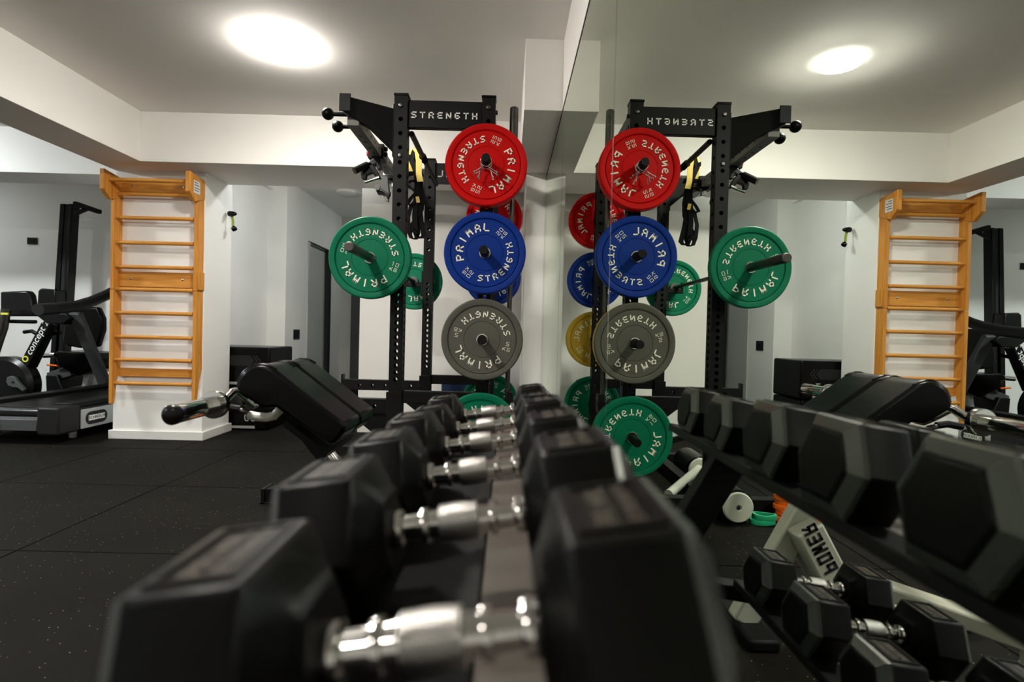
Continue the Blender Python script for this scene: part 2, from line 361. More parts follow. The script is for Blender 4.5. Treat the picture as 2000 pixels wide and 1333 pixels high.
# ceiling lamps, and fill lamps added out of view ----------------------------------------------------------------
lamp_labels = ['round glowing ceiling lamp in the recess in front of the power rack', 'round ceiling lamp in the recess above the dumbbell rack', 'round ceiling lamp in the recess behind the viewer',
               'round ceiling lamp over the cardio machines', 'round ceiling lamp over the near left side of the gym', 'added unseen fill lamp at the far end of the corridor', 'added unseen fill lamp in the alcove behind the pillar', 'added unseen fill lamp by the far left wall']
for (x, y, z, s, c), lb in zip(LAMPS, lamp_labels):
    t = thing('ceiling_lamp', lb, 'lamp', (x, y, z), 'round ceiling lamps')
    MB().lathe([(.11, 0), (.11, -.008)], (x, y, z), n=48).build('lamp_base', M['skirting'], t)
    lm = mat('lamp_glow', (.8, .8, .8), .4, emit=c, estr=s)
    MB().lathe([(.09, -.005), (.120, -.008), (.130, -.017), (.124, -.028), (.09, -.038), (.05, -.042), (0.0, -.043)], (x, y, z), n=48).build('diffuser', lm, t)
c_ = at(682, 381, 7.5)
t = thing('ceiling_lamp', 'unlit round ceiling lamp in the dark corridor', 'lamp', (c_.x, 7.5, 2.86), 'round ceiling lamps')
MB().lathe([(.17, 0), (.17, -.03), (.13, -.05), (0, -.055)], (c_.x, 7.5, 2.86), n=32).build('diffuser', M['skirting'], t)

# wall plates
p = at(63, 471, 6.94)
t = thing('wall_socket', 'small black wall socket plate on the far left wall', 'socket', (p.x, 6.95, p.z))
MB().box(p.x - .062, p.x + .062, 6.935, 6.95, p.z - .042, p.z + .042).build('socket_plate', M['black_gloss'], t, bev=.003)
MB().box(p.x - .025, p.x + .025, 6.93, 6.94, p.z - .022, p.z + .022).build('socket_insert', M['black'], t, bev=.002)
t = thing('light_switch', 'small black switch plate on the corridor wall beside the doorway', 'switch', (-2.83, 7.32, .88))
MB().box(-2.83, -2.82, 7.22, 7.42, .84, .97).build('switch_plate', M['black_gloss'], t, bev=.003)
MB().box(-2.82, -2.815, 7.27, 7.37, .87, .94).build('rocker', M['black'], t, bev=.002)

# ================================================================== BUMPER PLATES
def plate(col, kg, rot, x, z, yn, th, label, group, hubgap=True):
    t = thing('bumper_plate', label, 'weight plate', (x, yn + th, z), group)
    R = .225; m = M['p_' + col]
    prof = [(.0262, .000), (.034, .000), (.036, .004), (.0975, .006), (.0985, .0085), (.1005, .0085), (.1015, .006), (.183, .005), (.186, .0015), (.1885, .0075), (.191, .0015), (.194, 0), (.219, 0), (R, .006),
            (R, th - .006), (.219, th), (.19, th), (.187, th - .006), (.10, th - .006), (.036, th - .003), (.0262, th), (.0262, 0)]
    MB().lathe(prof, (x, yn, z), (0, 1, 0), 72, cap=False).build('rubber_disc', m, t)
    MB().lathe([(.0258, -.001), (.0315, -.001), (.0325, .003), (.0258, .003)], (x, yn, z), (0, 1, 0), 32, cap=False).build('hub_ring', M['chrome'], t)
    L = MB()
    y = .0040
    arc_word(L, 'PRIMAL', .1400, 90 + rot, 21, .033, .0425, .0074, False, y, rot)
    arc_word(L, 'STRENGTH', .1400, 270 + rot, 16.8, .0265, .035, .0062, True, y, rot)
    for s in (0, 180):
        th_ = math.radians(rot + s); dx, dz = math.cos(th_), math.sin(th_); ux, uz = -dz, dx
        f = lambda u, v: (dx * (.142 + u) + ux * v, y, dz * (.142 + u) + uz * v)
        n = len(kg)
        for i, c in enumerate(kg): glyph(L, c, .0170, .0220, .0027, lambda u, v, i=i: f(u + (i - (n - 1) / 2) * .0245, v + .0155))
        for i, c in enumerate('KG'): glyph(L, c, .0170, .0195, .0027, lambda u, v, i=i: f(u + (i - .5) * .0245, v - .0135))
    L.v = [v + Vector((x, yn, z)) for v in L.v]
    L.build('lettering', M['letter'], t, smooth=False)
    return t
gN = 'bumper plates on the near storage pegs'; gF = 'bumper plates on the far storage pegs'
plate('red', '25', -112, -.143, 1.917, 3.0, .068, 'red 25 kg bumper plate on the top near storage peg', gN)
plate('blue', '20', 50, -.139, 1.436, 3.0, .058, 'blue 20 kg bumper plate on the near storage peg under the red one', gN)
plate('grey', '5', 165, -.143, .960, 3.0, .026, 'grey 5 kg bumper plate in front of a yellow one on the near storage peg', gN)
plate('yellow', '15', 140, -.143, .960, 3.032, .042, 'yellow 15 kg bumper plate behind the grey plate on the near storage peg', gN)
plate('green', '10', 135, -.143, .440, 3.0, .045, 'green 10 kg bumper plate on the lowest near storage peg', gN)
plate('red', '25', -82, -.135, 1.917, 4.385, .068, 'red 25 kg bumper plate on the top far storage peg', gF)
plate('blue', '20', -108, -.135, 1.440, 4.385, .058, 'blue 20 kg bumper plate on the second far storage peg', gF)
plate('yellow', '15', -38, -.135, .963, 4.385, .050, 'yellow 15 kg bumper plate on the third far storage peg', gF)
plate('green', '10', -105, -.135, .440, 4.385, .045, 'green 10 kg bumper plate on the lowest far storage peg', gF)
BX, BZ = -.764, 1.392
plate('green', '10', 160, BX, BZ, 2.985, .045, 'green 10 kg bumper plate on the near end of the racked barbell', 'bumper plates on the racked barbell')
plate('green', '10', -140, BX, BZ, 4.385, .045, 'green 10 kg bumper plate on the far end of the racked barbell', 'bumper plates on the racked barbell')

# ================================================================== BARBELLS
def barbell(label, org, ax, group='olympic barbells'):
    t = thing('barbell', label, 'barbell', org, group); a = Vector(ax); o = Vector(org)
    MB().lathe([(.014, 0), (.014, 1.31)], o + a * .445, a, 20).build('shaft', M['dark_steel'], t)
    for k in (0, 1):
        s0 = o if k == 0 else o + a * 2.2; d = a if k == 0 else -a
        MB().lathe([(.016, 0), (.0235, .002), (.0245, .006), (.0245, .415), (.037, .417), (.037, .447), (.018, .448)], s0, d, 28).build('sleeve', M['dark_steel'], t)
        c = MB().lathe([(.010, -.0008), (.019, -.0008), (.0195, .004), (.010, .004)], s0, d, 24, cap=False); c.lathe([(.0045, -.0012), (.0075, -.0012), (.0075, .003), (.0045, .003)], s0, d, 16, cap=False)
        c.build('sleeve_cap', M['dark_steel'], t)
    return t
barbell('black loaded barbell resting across the power rack hooks', (BX, 3.70 - 1.1, BZ), (0, 1, 0))
barbell('black barbell stored upright beside the plate pegs near the mirror', (.003, 3.14, .085), (0, 0, 1))

# ================================================================== POWER RACK
HR = 2.325
rack = thing('power_rack', 'tall black steel power rack standing beside the mirror wall', 'power rack', (-.4, 3.7, 0))
def holed_tube(x0, x1, y0, y1, z0, z1, holes, hr):
    """square steel tube with round through-holes front to back and side to side; holes: list of z"""
    b = MB(); n = 12
    zs = sorted(holes); cells = []; z = z0; c = hr * 1.5
    for h in zs:
        if h - c > z + 1e-4: cells.append((z, h - c, None))
        cells.append((max(z, h - c), h + c, h)); z = h + c
    if z < z1: cells.append((z, z1, None))
    th = .005
    for side in range(4):
        def fp(u, zz, dpt):
            if side == 0: return (x0 + u, y0 + dpt, zz)
            if side == 1: return (x0 + u, y1 - dpt, zz)
            if side == 2: return (x0 + dpt, y0 + u, zz)
            return (x1 - dpt, y0 + u, zz)
        W = (x1 - x0) if side < 2 else (y1 - y0)
        for a, e, h in cells:
            if h is None: b.add([fp(0, a, 0), fp(W, a, 0), fp(W, e, 0), fp(0, e, 0)], [(0, 1, 2, 3)]); continue
            rim = []; out = []
            for k in range(n):
                th_ = 2 * PI * k / n + PI / n; cu, sv = math.cos(th_), math.sin(th_)
                rim.append((W / 2 + hr * cu, h + hr * sv))
                s = max(abs(cu), abs(sv)); ou, ov = cu / s, sv / s
                out.append((W / 2 + W / 2 * ou, h + (e - h) * ov if ov > 0 else h + (h - a) * ov))
            vs = [fp(u, zz, 0) for u, zz in out] + [fp(u, zz, 0) for u, zz in rim] + [fp(u, zz, th) for u, zz in rim]
            cs = [fp(0, a, 0), fp(W, a, 0), fp(W, e, 0), fp(0, e, 0)]
            fs = [(k, (k + 1) % n, (k + 1) % n + n, k + n) for k in range(n)] + [(k + n, (k + 1) % n + n, (k + 1) % n + 2 * n, k + 2 * n) for k in range(n)]
            # corner triangles
            base = len(vs); vs += cs
            for ci, ang in ((0, 225), (1, 315), (2, 45), (3, 135)):
                k = int(((ang - 15) % 360) // 30) % n
                fs.append((k, (k + 1) % n, base + ci))
            b.add(vs, fs)
    b.add([(x0, y0, z1), (x1, y0, z1), (x1, y1, z1), (x0, y1, z1)], [(0, 1, 2, 3)])
    b.add([(x0, y0, z0), (x1, y0, z0), (x1, y1, z0), (x0, y1, z0)], [(3, 2, 1, 0)])
    return b
big = [1.63 + .0793 * k for k in range(5)]
fine = [.72 + .0402 * k for k in range(17)]
small = [2.02, 2.10, 2.18, 2.26]
XA, XB = -.672, -.178; W = .075
YN, YF = 3.10, 4.255
holes_all = fine + big + [.52, .60] + [z for z in small]
for x in (XA, XB):
    for y in (YN, YF):
        holed_tube(x, x + W, y, y + W, .08, HR, [z for z in fine + big + [.2, .3, .4, .5, .6] + [2.03, 2.11, 2.19]], .0125 if y == YN else .0125).build('upright', M['black'], rack, smooth=False)
        MB().box(x - .004, x + W + .004, y - .004, y + W + .004, HR - .004, HR + .010).build('upright_cap', M['rubber'], rack, bev=.003)
# name beams, top tubes
for y in (YN + .018, YF + .018):
    MB().box(XA + W, XB, y, y + .040, 2.15, 2.305).build('name_beam', M['black'], rack, bev=.003)
L = MB(); word(L, 'STRENGTH', .030, .036, .0068, .0492, lambda u, v: (-.392 + u, YN + .0168, 2.222 + v)); L.build('lettering', M['white_print'], rack, smooth=False)
L = MB(); word(L, 'PRIMAL', .040, .050, .009, .066, lambda u, v: (-.392 - u, YF + .0168, 2.222 + v)); L.build('lettering', M['grey_print'], rack, smooth=False)
MB().tube((-.585, YN + W, 2.135), (-.585, YF, 2.135), .0165, 20).build('pull_up_tube', M['black'], rack)
MB().box(XB, XB + W, YN + W, YF, 2.20, 2.27).build('top_tube', M['black'], rack, bev=.003)
MB().box(XA, XA + W, YN + W, YF, .0, .075).build('base_tube', M['black'], rack, bev=.003)
MB().box(XB, XB + W, YN + W, YF, .0, .075).build('base_tube', M['black'], rack, bev=.003)
# base feet run out to the left, with end plates
for y in (YN, YF):
    MB().box(-1.36, XB + W + .02, y, y + .075, 0.006, .080).build('base_foot', M['black'], rack, bev=.003)
    MB().box(-1.375, -1.355, y - .02, y + .095, 0.0, .085).build('foot_plate', M['black'], rack, bev=.002)
    MB().box(-1.38, -1.20, y - .02, y + .095, 0.0, .008).build('floor_plate', M['black'], rack, bev=.002)
# outrigger arms at the top
def outrig(y):
    b = MB(); d = -.17 if y < 3.5 else .10; q = []
    for x, z in ((XA, 2.25), (XA, 2.005), (-.80, 2.115), (-.915, 2.165), (-.925, 2.25)):
        q.append((x, y + d * (XA - x) / .253, z))
    b.prism(q, (0, .062, 0)); return b
for y in (YN + .006, YF + .006):
    outrig(y).build('top_arm', M['black'], rack, bev=.004)
    MB().box(XA - .008, XA, y - .004, y + .068, 1.98, 2.275).build('mount_plate', M['black'], rack, bev=.003)
MB().box(-.9285, -.868, 2.930, 2.938, 2.160, 2.253).build('end_cap', M['black'], rack, bev=.002)
# grey crossmember along the depth of the rack with printed hole rows
b = MB().box(-.905, -.840, YN - .10, YF + .12, 2.108, 2.172); b.build('cross_member', M['grey_coat'], rack, bev=.004)
h = MB()
for k in range(11):
    y = YN + .06 + k * .1
    h.lathe([(.0085, 0), (.0085, .001)], (-.872, y, 2.107), (0, 0, -1), 12); h.lathe([(.0085, 0), (.0085, .001)], (-.8395, y, 2.14), (1, 0, 0), 12)
h.build('hole_row', M['darkwell'], rack)
for y in (YN + .02, YN + .20):
    o = MB().tube((-1.035, y, 2.215 - (y - YN) * .02), (-.80, y, 2.215 - (y - YN) * .02), .0125, 16); o = o.build('grip_bar', M['black'], rack)
    MB().ball((-1.050, y, 2.215 - (y - YN) * .02), .034).build('ball_grip', M['rubber'], o)
for y in (YN + .42, YN + .93):
    o = MB().box(-.925, -.825, y, y + .10, 2.095, 2.19).build('trolley', M['black'], rack, bev=.004)
    MB().box(-.890, -.855, y + .03, y + .07, 2.05, 2.095).build('trolley_lug', M['chrome'], o, bev=.003)
    q = MB()
    for zz in (2.13, 2.165): q.lathe([(.014, 0), (.016, .004), (.012, .018)], (-.825, y + .03, zz), (1, 0, 0), 14)
    q.build('roller_bolt', M['dgrey'], o)
MB().lathe([(.022, 0), (.024, .008), (.018, .018)], (-.925, YN + .47, 2.14), (-1, 0, 0), 18).build('locking_knob', M['redknob'], rack)
# bolts
q = MB()
for x in (XA + W / 2, XB + W / 2):
    for zz in (2.265, 1.985):
        q.lathe([(.013, 0), (.013, .006), (.009, .010), (0, .011)], (x, YN, zz), (0, -1, 0), 10)
q.lathe([(.012, 0), (.012, .012)], (XB + W, YN + .04, 2.255), (1, 0, 0), 10)
q.lathe([(.012, 0), (.012, .012)], (XA, YN + .04, 2.255), (-1, 0, 0), 10)
q.build('bolt_heads', M['dark_steel'], rack)
# storage pegs
for z in (1.917, 1.436, .960, .440):
    for k, (y0, y1) in enumerate(((YN, 2.865), (YF + W, 4.60))):
        s = -1 if k == 0 else 1
        o = MB().lathe([(.0225, 0), (.0235, .004), (.0235, abs(y1 - y0) - .004), (.021, abs(y1 - y0))], (XB + W / 2 + .001, y0, z - .004), (0, s, 0), 24).build('storage_peg', M['black'], rack)
        MB().box(XB - .002, XB + W + .002, y0 - .006, y0 + .006, z - .055, z + .055).build('peg_plate', M['black'], o, bev=.002)
# J hooks that hold the barbell
for y in (YN, YF):
    b = MB().box(XA - .012, XA, y - .002, y + W + .002, BZ - .12, BZ + .07); b.box(XA - .125, XA, y + .018, y + .058, BZ - .052, BZ - .016); b.box(XA - .135, XA - .122, y + .018, y + .058, BZ - .052, BZ + .035)
    b.build('bar_hook', M['black'], rack, bev=.003)
# spotter arms with gussets
def spotter(y):
    z0, z1 = .525, .605
    holes = [XA - .08 - .1 * k for k in range(6)]
    b = MB(); x0, x1 = -1.285, XA; zc = (z0 + z1) / 2; n = 12; hr = .011
    for yy in (y, y + .06):
        cells = []; x = x0
        for h in sorted(holes):
            if x0 + .02 < h - .02: cells += [(x, h - .02, None), (h - .02, h + .02, h)]; x = h + .02
        cells.append((x, x1, None))
        for a, e, h in cells:
            if h is None: b.add([(a, yy, z0), (e, yy, z0), (e, yy, z1), (a, yy, z1)], [(0, 1, 2, 3)]); continue
            rim = []; out = []
            for k in range(n):
                t_ = 2 * PI * k / n + PI / n; cu, sv = math.cos(t_), math.sin(t_); s = max(abs(cu), abs(sv))
                rim.append((h + hr * cu, yy, zc + hr * sv)); out.append((h + .02 * cu / s, yy, zc + .04 * sv / s))
            o_ = out + rim + [(a, yy, z0), (e, yy, z0), (e, yy, z1), (a, yy, z1)]
            fs = [(k, (k + 1) % n, (k + 1) % n + n, k + n) for k in range(n)]
            for ci, ang in ((0, 225), (1, 315), (2, 45), (3, 135)):
                k = int(((ang - 15) % 360) // 30) % n; fs.append((k, (k + 1) % n, 2 * n + ci))
            b.add(o_, fs)
    for zz in (z0, z1): b.add([(x0, y, zz), (x1, y, zz), (x1, y + .06, zz), (x0, y + .06, zz)], [(0, 1, 2, 3)])
    b.add([(x0, y, z0), (x0, y + .06, z0), (x0, y + .06, z1), (x0, y, z1)], [(0, 1, 2, 3)])
    return b
for y in (YN + .008, YF + .008):
    o = spotter(y).build('spotter_arm', M['black'], rack, smooth=False)
    MB().box(-1.295, -1.28, y + .002, y + .058, .525, .645).build('arm_stop', M['black'], o, bev=.002)
    MB().prism([(XA, y + .02, .525), (XA, y + .02, .36), (XA - .03, y + .02, .36), (XA - .24, y + .02, .525)], (0, .02, 0)).build('gusset', M['black'], o)
    MB().box(XA - .012, XA + W, y - .012, y - .007, .35, .65).build('arm_bracket', M['black'], o, bev=.002)
    MB().bar((XA + W, y + .03, .46), (XB + .02, y + .03, .33), .03, .03).build('brace', M['black'], rack)
    MB().bar((XA + W, y + .03, .62), (XB, y + .03, .62), .05, .07).build('mid_tube', M['black'], rack, bev=.003)
MB().box(.0, .034, 3.10, 3.19, .55, .66).build('bar_clip', M['black'], rack, bev=.003)
MB().box(XB + W, .036, 3.12, 3.165, .59, .62).build('bar_clip_arm', M['black'], rack, bev=.003)
MB().lathe([(.046, 0), (.046, .16), (.032, .16), (.032, .02)], (.003, 3.14, .066), (0, 0, 1), 24, cap=False).build('bar_cup', M['black'], rack)
MB().box(XB + W, .04, 3.10, 3.18, .006, .066).build('bar_cup_foot', M['black'], rack, bev=.003)

# spring collars on the red plate's peg ---------------------------------------------------
for k, (yy, tilt) in enumerate(((2.975, .12), (2.93, -.10))):
    t = thing('spring_collar', ['chrome spring collar nearest the red plate on the top peg', 'chrome spring collar at the front of the top peg'][k], 'collar', (XB + W / 2, yy, 1.913), 'spring collars on the top peg')
    c = Vector((XB + W / 2, yy, 1.913)); pts = []
    for i in range(64):
        a = -PI / 2 + tilt + 2 * PI * i / 22; pts.append(c + Vector((math.cos(a) * .0275, (i / 63 - .5) * .026, math.sin(a) * .0275)))
    MB().path(pts, .0024, 8).build('coil', M['chrome'], t)
    for s in (-1, 1):
        a = pts[0] if s < 0 else pts[-1]
        q = MB()
        for j in (-1, 1):
            e = c + Vector((s * (.036 + .010 * (j + 1)), -.026 - .006 * j, -.074 + .010 * j)); q.path([a + Vector((0, .002 * j, 0)), c + Vector((s * .024, -.008, -.035)), e], .0026, 8)
            q.path([e + Vector((0, 0, .002)), e + (e - c).normalized() * .012], .0048, 8)
        q.build('clip_arm', M['chrome'], t)

# hanging attachments --------------------------------------------------------------------
def clip(t, c):
    q = MB(); x, y, z = c
    q.path([(x - .014, y, z), (x - .014, y, z - .035), (x + .014, y, z - .035), (x + .014, y, z)], .0028, 8, closed=True); q.build('shackle', M['chrome'], t)
t = thing('cable_stirrup', 'black cable handle with a chrome clip hanging from the near trolley', 'handle', (-.872, 3.57, 1.90))
clip(t, (-.872, 3.57, 2.05))
q = MB(); q.prism([at(x, y, 3.5) for x, y in ((703, 330), (734, 305), (744, 308), (744, 330), (737, 331), (734, 319), (709, 332))], (0, .04, 0)); q.build('hanger', M['dgrey'], t, bev=.004)
p0, p1 = at(692, 334, 3.45), at(718, 322, 3.5); MB().tube(p0, p1, .022, 18).build('grip', M['black_gloss'], t)
q = MB(); q.prism([at(x, y, 3.5) for x, y in ((716, 316), (726, 318), (738, 336), (744, 349), (736, 349), (727, 338), (716, 342), (714, 352), (706, 349), (704, 338))], (0, .03, 0)); q.build('yoke', M['black'], t, bev=.004)
MB().tube(at(713, 356, 3.5), at(741, 347, 3.5), .011, 14).build('pulley_bar', M['chrome'], t)
t = thing('cable_attachment', 'grey and black folding cable attachment hanging lowest beside the left upright', 'handle', (-.86, 4.0, 1.95))
q = MB(); q.prism([at(x, y, 3.9) for x, y in ((744, 345), (757, 345), (760, 378), (741, 368))], (0, .04, 0)); q.build('hanger_plate', M['mgrey'], t, bev=.003)
clip(t, (at(752, 335, 3.9).x, 3.92, at(752, 330, 3.9).z))
c = at(737, 366, 3.85); MB().lathe([(.020, 0), (.020, .02)], c, (0, 1, 0), 18).build('pivot_disc', M['mgrey'], t, bev=.002)
q = MB(); q.prism([at(x, y, 3.88) for x, y in ((734, 372), (745, 372), (757, 378), (762, 374), (762, 380), (759, 386), (758, 394), (752, 388), (747, 380), (738, 380))], (0, .03, 0)); q.build('folding_arm', M['black'], t, bev=.003)
MB().tube(at(752, 385, 3.88), at(757, 393, 3.88), .010, 12).build('tip', M['grey_coat'], t)

# suspension trainer slung over the pull-up tube --------------------------------------------
t = thing('suspension_trainer', 'black and yellow suspension trainer hung over the pull-up tube', 'suspension trainer', (-.585, 3.6, 2.135))
yz = 3.62
wv = Vector((.040, -.012, 0))
def A(x, y, d=0): v = at(x, y, yz + d); return v
q = MB(); q.ribbon([A(810, 290), A(816, 297, -.01), A(818, 315, -.02), A(818, 340, -.02), A(821, 355, -.02)], wv); q.build('yellow_strap', M['yellow'], t)
q = MB(); q.ribbon([A(803, 293, .02), A(800, 310, .02), A(803, 330, .02), A(806, 345, .02)], wv * .8); q.build('yellow_strap', M['yellow'], t)
q = MB()
for ly in (-.03, 0.0, .03):
    c = Vector((-.585, yz + ly, 2.135)); q.path([c + Vector((math.cos(a) * .02, ly * .3, math.sin(a) * .02)) for a in [2 * PI * i / 12 for i in range(12)]], .004, 6, closed=True)
q.build('bar_loop', M['webbing'], t)
q = MB()
q.ribbon([A(811, 290), A(803, 312), A(812, 335), A(815, 356), A(813, 385), A(810, 420), A(811, 452), A(815, 464), A(822, 466), A(828, 460), A(822, 430), A(818, 395), A(817, 360)], wv * .9)
q.ribbon([A(797, 358), A(805, 352), A(815, 358), A(816, 372), A(802, 388), A(796, 398), A(803, 401), A(812, 392)], wv * .7)
q.ribbon([A(815, 388, .02), A(803, 402, .02), A(797, 425, .02), A(798, 450, .02), A(803, 465, .02), A(812, 468, .02), A(817, 455, .02), A(814, 425, .02), A(803, 440, .02), A(801, 458, .02)], wv * .7)
q.ribbon([A(796, 305), A(812, 312)], Vector((0, 0, .03))); q.ribbon([A(798, 340), A(815, 338)], Vector((0, 0, .03)))
q.ribbon([A(820, 355), A(824, 385), A(822, 410), A(815, 425)], wv)
q.ribbon([A(815, 292, .05), A(800, 345, .05)], wv * .5); q.ribbon([A(800, 295, .05), A(826, 345, .05)], wv * .5)
q.build('black_strap', M['webbing'], t)
MB().ribbon([A(815, 384, -.02), A(817, 396, -.02)], wv * .6).build('brand_tab', M['yellow'], t)
MB().path([A(805, 448, -.01), A(815, 458, -.01)], .013, 12).build('foam_grip', M['rubber'], t)

# ================================================================== WALL BARS
wb = thing('wall_bars', 'varnished wooden wall bars ladder fixed to the white pillar', 'wall bars', (-3.0, 4.7, .3))
YB = 4.745
XL, XR = -3.372, -2.672    # outer left face x, front-left x of right stile
zb, zj, zt = .315, 1.285, 2.205
for x in (XL, XR):
    for z0, z1 in ((zb, zj - .002), (zj + .002, zt)):
        pts = [(x, 4.645, z1), (x, YB, z1), (x, YB, z0 if z0 > 1 else z0 + .0), (x, 4.645, z0)]
        if z0 < 1: pts = [(x, 4.645, z1), (x, YB, z1), (x, YB, .62), (x, 4.70, .50), (x, 4.675, z0), (x, 4.645, z0)]
        MB().prism(pts, (.030, 0, 0)).build('stile', M['wood'], wb, bev=.003)
    MB().prism([(x - .004, 4.52, 2.265), (x - .004, YB, 2.235), (x - .004, YB, 2.08), (x - .004, 4.60, 2.03), (x - .004, 4.52, 2.10)], (.040, 0, 0)).build('top_bracket', M['wood'], wb, bev=.004)
zr = [2.095, 1.896, 1.686, 1.480, 1.290, 1.090, .885, .690, .488]
for z in zr:
    MB().lathe([(.0165, 0), (.0165, .66)], (XL + .025, 4.675, z), (1, 0, 0), 16).build('rung', M['wood_x'], wb)
MB().lathe([(.0165, 0), (.0165, .66)], (XL + .025, 4.575, 2.19), (1, 0, 0), 16).build('rung', M['wood_x'], wb)
for z0, z1 in ((2.125, 2.225), (1.315, 1.445), (.545, .615)):
    MB().box(XL + .03, XR + .005, 4.712, YB, z0, z1).build('cross_board', M['wood_x'], wb, bev=.003)
MB().box(XR + .030, XR + .040, 4.66, YB, 1.30, 1.45).build('joint_plate', M['wood'], wb, bev=.002)
q = MB()
for z in (2.175, 1.385):
    for x in (-3.24, -2.80): q.lathe([(.010, 0), (.010, .003), (.005, .006)], (x, 4.712, z), (0, -1, 0), 12)
q.build('bolt_heads', M['steel'], wb)
s = MB().add([(XR + .0368, 4.57, 2.10), (XR + .0368, 4.665, 2.10), (XR + .0368, 4.665, 2.205), (XR + .0368, 4.57, 2.205)], [(0, 1, 2, 3)]).build('sticker', M['skirting'], wb, smooth=False)
q = MB()
for z, l in ((2.185, .05), (2.165, .07), (2.14, .075), (2.12, .06)): q.add([(XR + .0374, 4.58, z), (XR + .0374, 4.58 + l, z), (XR + .0374, 4.58 + l, z + .006), (XR + .0374, 4.58, z + .006)], [(0, 1, 2, 3)])
q.build('sticker_print', M['black_print'], s, smooth=False)

# strap handle on the back of the pillar
t = thing('hanging_strap', 'lime green strap with a black hook sticking out behind the white pillar', 'handle', (-2.64, 5.2, 1.95))
q = MB(); q.lathe([(.022, 0), (.026, .018), (.018, .06), (.008, .075)], at(459, 418, 5.1) + Vector((-.06, 0, 0)), (1, 0, 0), 16); q.build('hook', M['black_gloss'], t)
q = MB().ribbon([at(x, y, 5.12) for x, y in ((453, 421), (455, 432), (455, 440), (457, 446))], (.02, .01, 0), .008); q.build('strap', M['lime'], t)
q = MB().lathe([(.010, 0), (.028, .02), (.02, .04), (.004, .055)], at(452, 446, 5.12), (1, 0, -.15), 14); q.build('grip', M['black_gloss'], t)

# ================================================================== PLYO BOXES
def plyo(name_label, x0, x1, y0, y1, z0, z1, num, group):
    t = thing('plyo_box', name_label, 'plyo box', ((x0 + x1) / 2, (y0 + y1) / 2, z0), group)
    MB().box(x0, x1, y0, y1, z0, z1).build('padded_body', M['vinyl'], t, bev=.02, seg=3)
    cx = (x0 + x1) / 2; zc = z1 - .13
    q = MB()
    q.add([(x0 + .08, y0 - .001, zc - .05), (x1 - .19, y0 - .001, zc - .05), (x1 - .15, y0 - .001, zc), (x1 - .19, y0 - .001, zc + .05), (x0 + .08, y0 - .001, zc + .05)], [(0, 1, 2, 3, 4)])
    for k in range(2):
        xx = x1 - .17 + .03 * k
        q.add([(xx, y0 - .001, zc + .05), (xx + .015, y0 - .001, zc + .05), (xx + .055, y0 - .001, zc), (xx + .015, y0 - .001, zc - .05), (xx, y0 - .001, zc - .05), (xx + .04, y0 - .001, zc)], [(0, 1, 2, 5), (5, 2, 3, 4)])
    q.build('chevron_print', M['dgrey'], t, smooth=False)
    font_text(num, .11, M['grey_print'], t, (x1 - .17, y0 - .002, z0 + .13), (-1, 0, 0), (0, 0, -1), 'number_print')
    MB().box(x0 + .22, x1 - .12, y0 - .006, y0 - .001, z0 + .02, z0 + .045).build('label_strip', M['grey_print'], t)
    return t
plyo('black soft plyo box with grey chevrons, topmost of the stack behind the pillar', -2.98, -2.275, 5.25, 5.80, .42, .80, '2', 'plyo boxes stacked behind the pillar')
plyo('black soft plyo box printed 30 at the bottom of the stack behind the pillar', -2.96, -2.29, 5.25, 5.82, .0, .415, '30', 'plyo boxes stacked behind the pillar')

# navy block by the back wall
t = thing('foam_block', 'navy blue folded exercise mat standing against the back wall', 'mat', (-.35, 5.1, 0))
for k in range(3): MB().box(-.60, -.09, 5.00 + .06 * k, 5.055 + .06 * k, 0, .555 + (.02 if k == 1 else 0)).build('mat_panel', M['navy'] if k != 1 else M['black'], t, bev=.008)

# ================================================================== CARDIO MACHINES (left)
# treadmill
XT = -3.62
t = thing('treadmill', 'long black treadmill with silver side cover, left of the wall bars', 'treadmill', (-4.1, 5.6, 0))
b = MB(); b.prism([(XT, 4.66, .09), (XT, 4.66, .255), (XT, 6.5, .255), (XT, 6.5, .09)], (.012, 0, 0)); b.build('side_cover', M['silver'], t, bev=.004)
MB().box(-4.52, XT, 4.52, 6.5, .10, .27).build('deck', M['dgrey'], t, bev=.01)
MB().box(-4.35, -3.80, 4.56, 6.45, .27, .285).build('running_belt', M['rubber'], t, bev=.003)
for x0 in (-4.52, -3.79): MB().box(x0, x0 + .15, 4.60, 6.5, .27, .315).build('side_rail', M['black'], t, bev=.008)
for x0 in (-4.55, -3.795): MB().box(x0, x0 + .180, 4.43, 4.66, .075, .300).build('end_block', M['dgrey'], t, bev=.018, seg=3)
MB().lathe([(.055, 0), (.055, .50)], (-4.33, 4.56, .225), (1, 0, 0), 20).build('rear_roller', M['black_gloss'], t)
o = MB().prism([(-4.32, 4.43, .11), (-4.32, 4.44, .20), (-4.32, 4.50, .215), (-4.32, 4.50, .11)], (.525, 0, 0)).build('rear_cover', M['mgrey'], t, bev=.004)
MB().lathe([(.001, 0), (.035, .001), (.035, .003)], (-4.12, 4.430, .155), (0, -1, 0), 20).build('badge', M['yellow_print'], o)
q = MB(); n = 12; pts = []
for cx, s in ((4.90, 1), (4.76, -1)):
    for i in range(n + 1):
        a = -PI / 2 * s + PI * i / n * s if s > 0 else PI / 2 + PI * i / n
        pts.append((XT + .0128, cx + math.cos(a) * .055 * 1, .172 + math.sin(a) * .055))
q.prism(pts, (.003, 0, 0)); o = q.build('logo_plate', M['dgrey'], t)
q = MB().add([(XT + .0162, 4.735, .150), (XT + .0162, 4.925, .150), (XT + .0162, 4.925, .196), (XT + .0162, 4.735, .196)], [(0, 1, 2, 3)]); q.build('logo_ground', M['white_print'], o, smooth=False)
font_text('TECHNOGYM', .036, M['black_print'], t, (XT + .0170, 4.83, .173), (0, 1, 0), (0, 0, 1), 'logo_lettering')
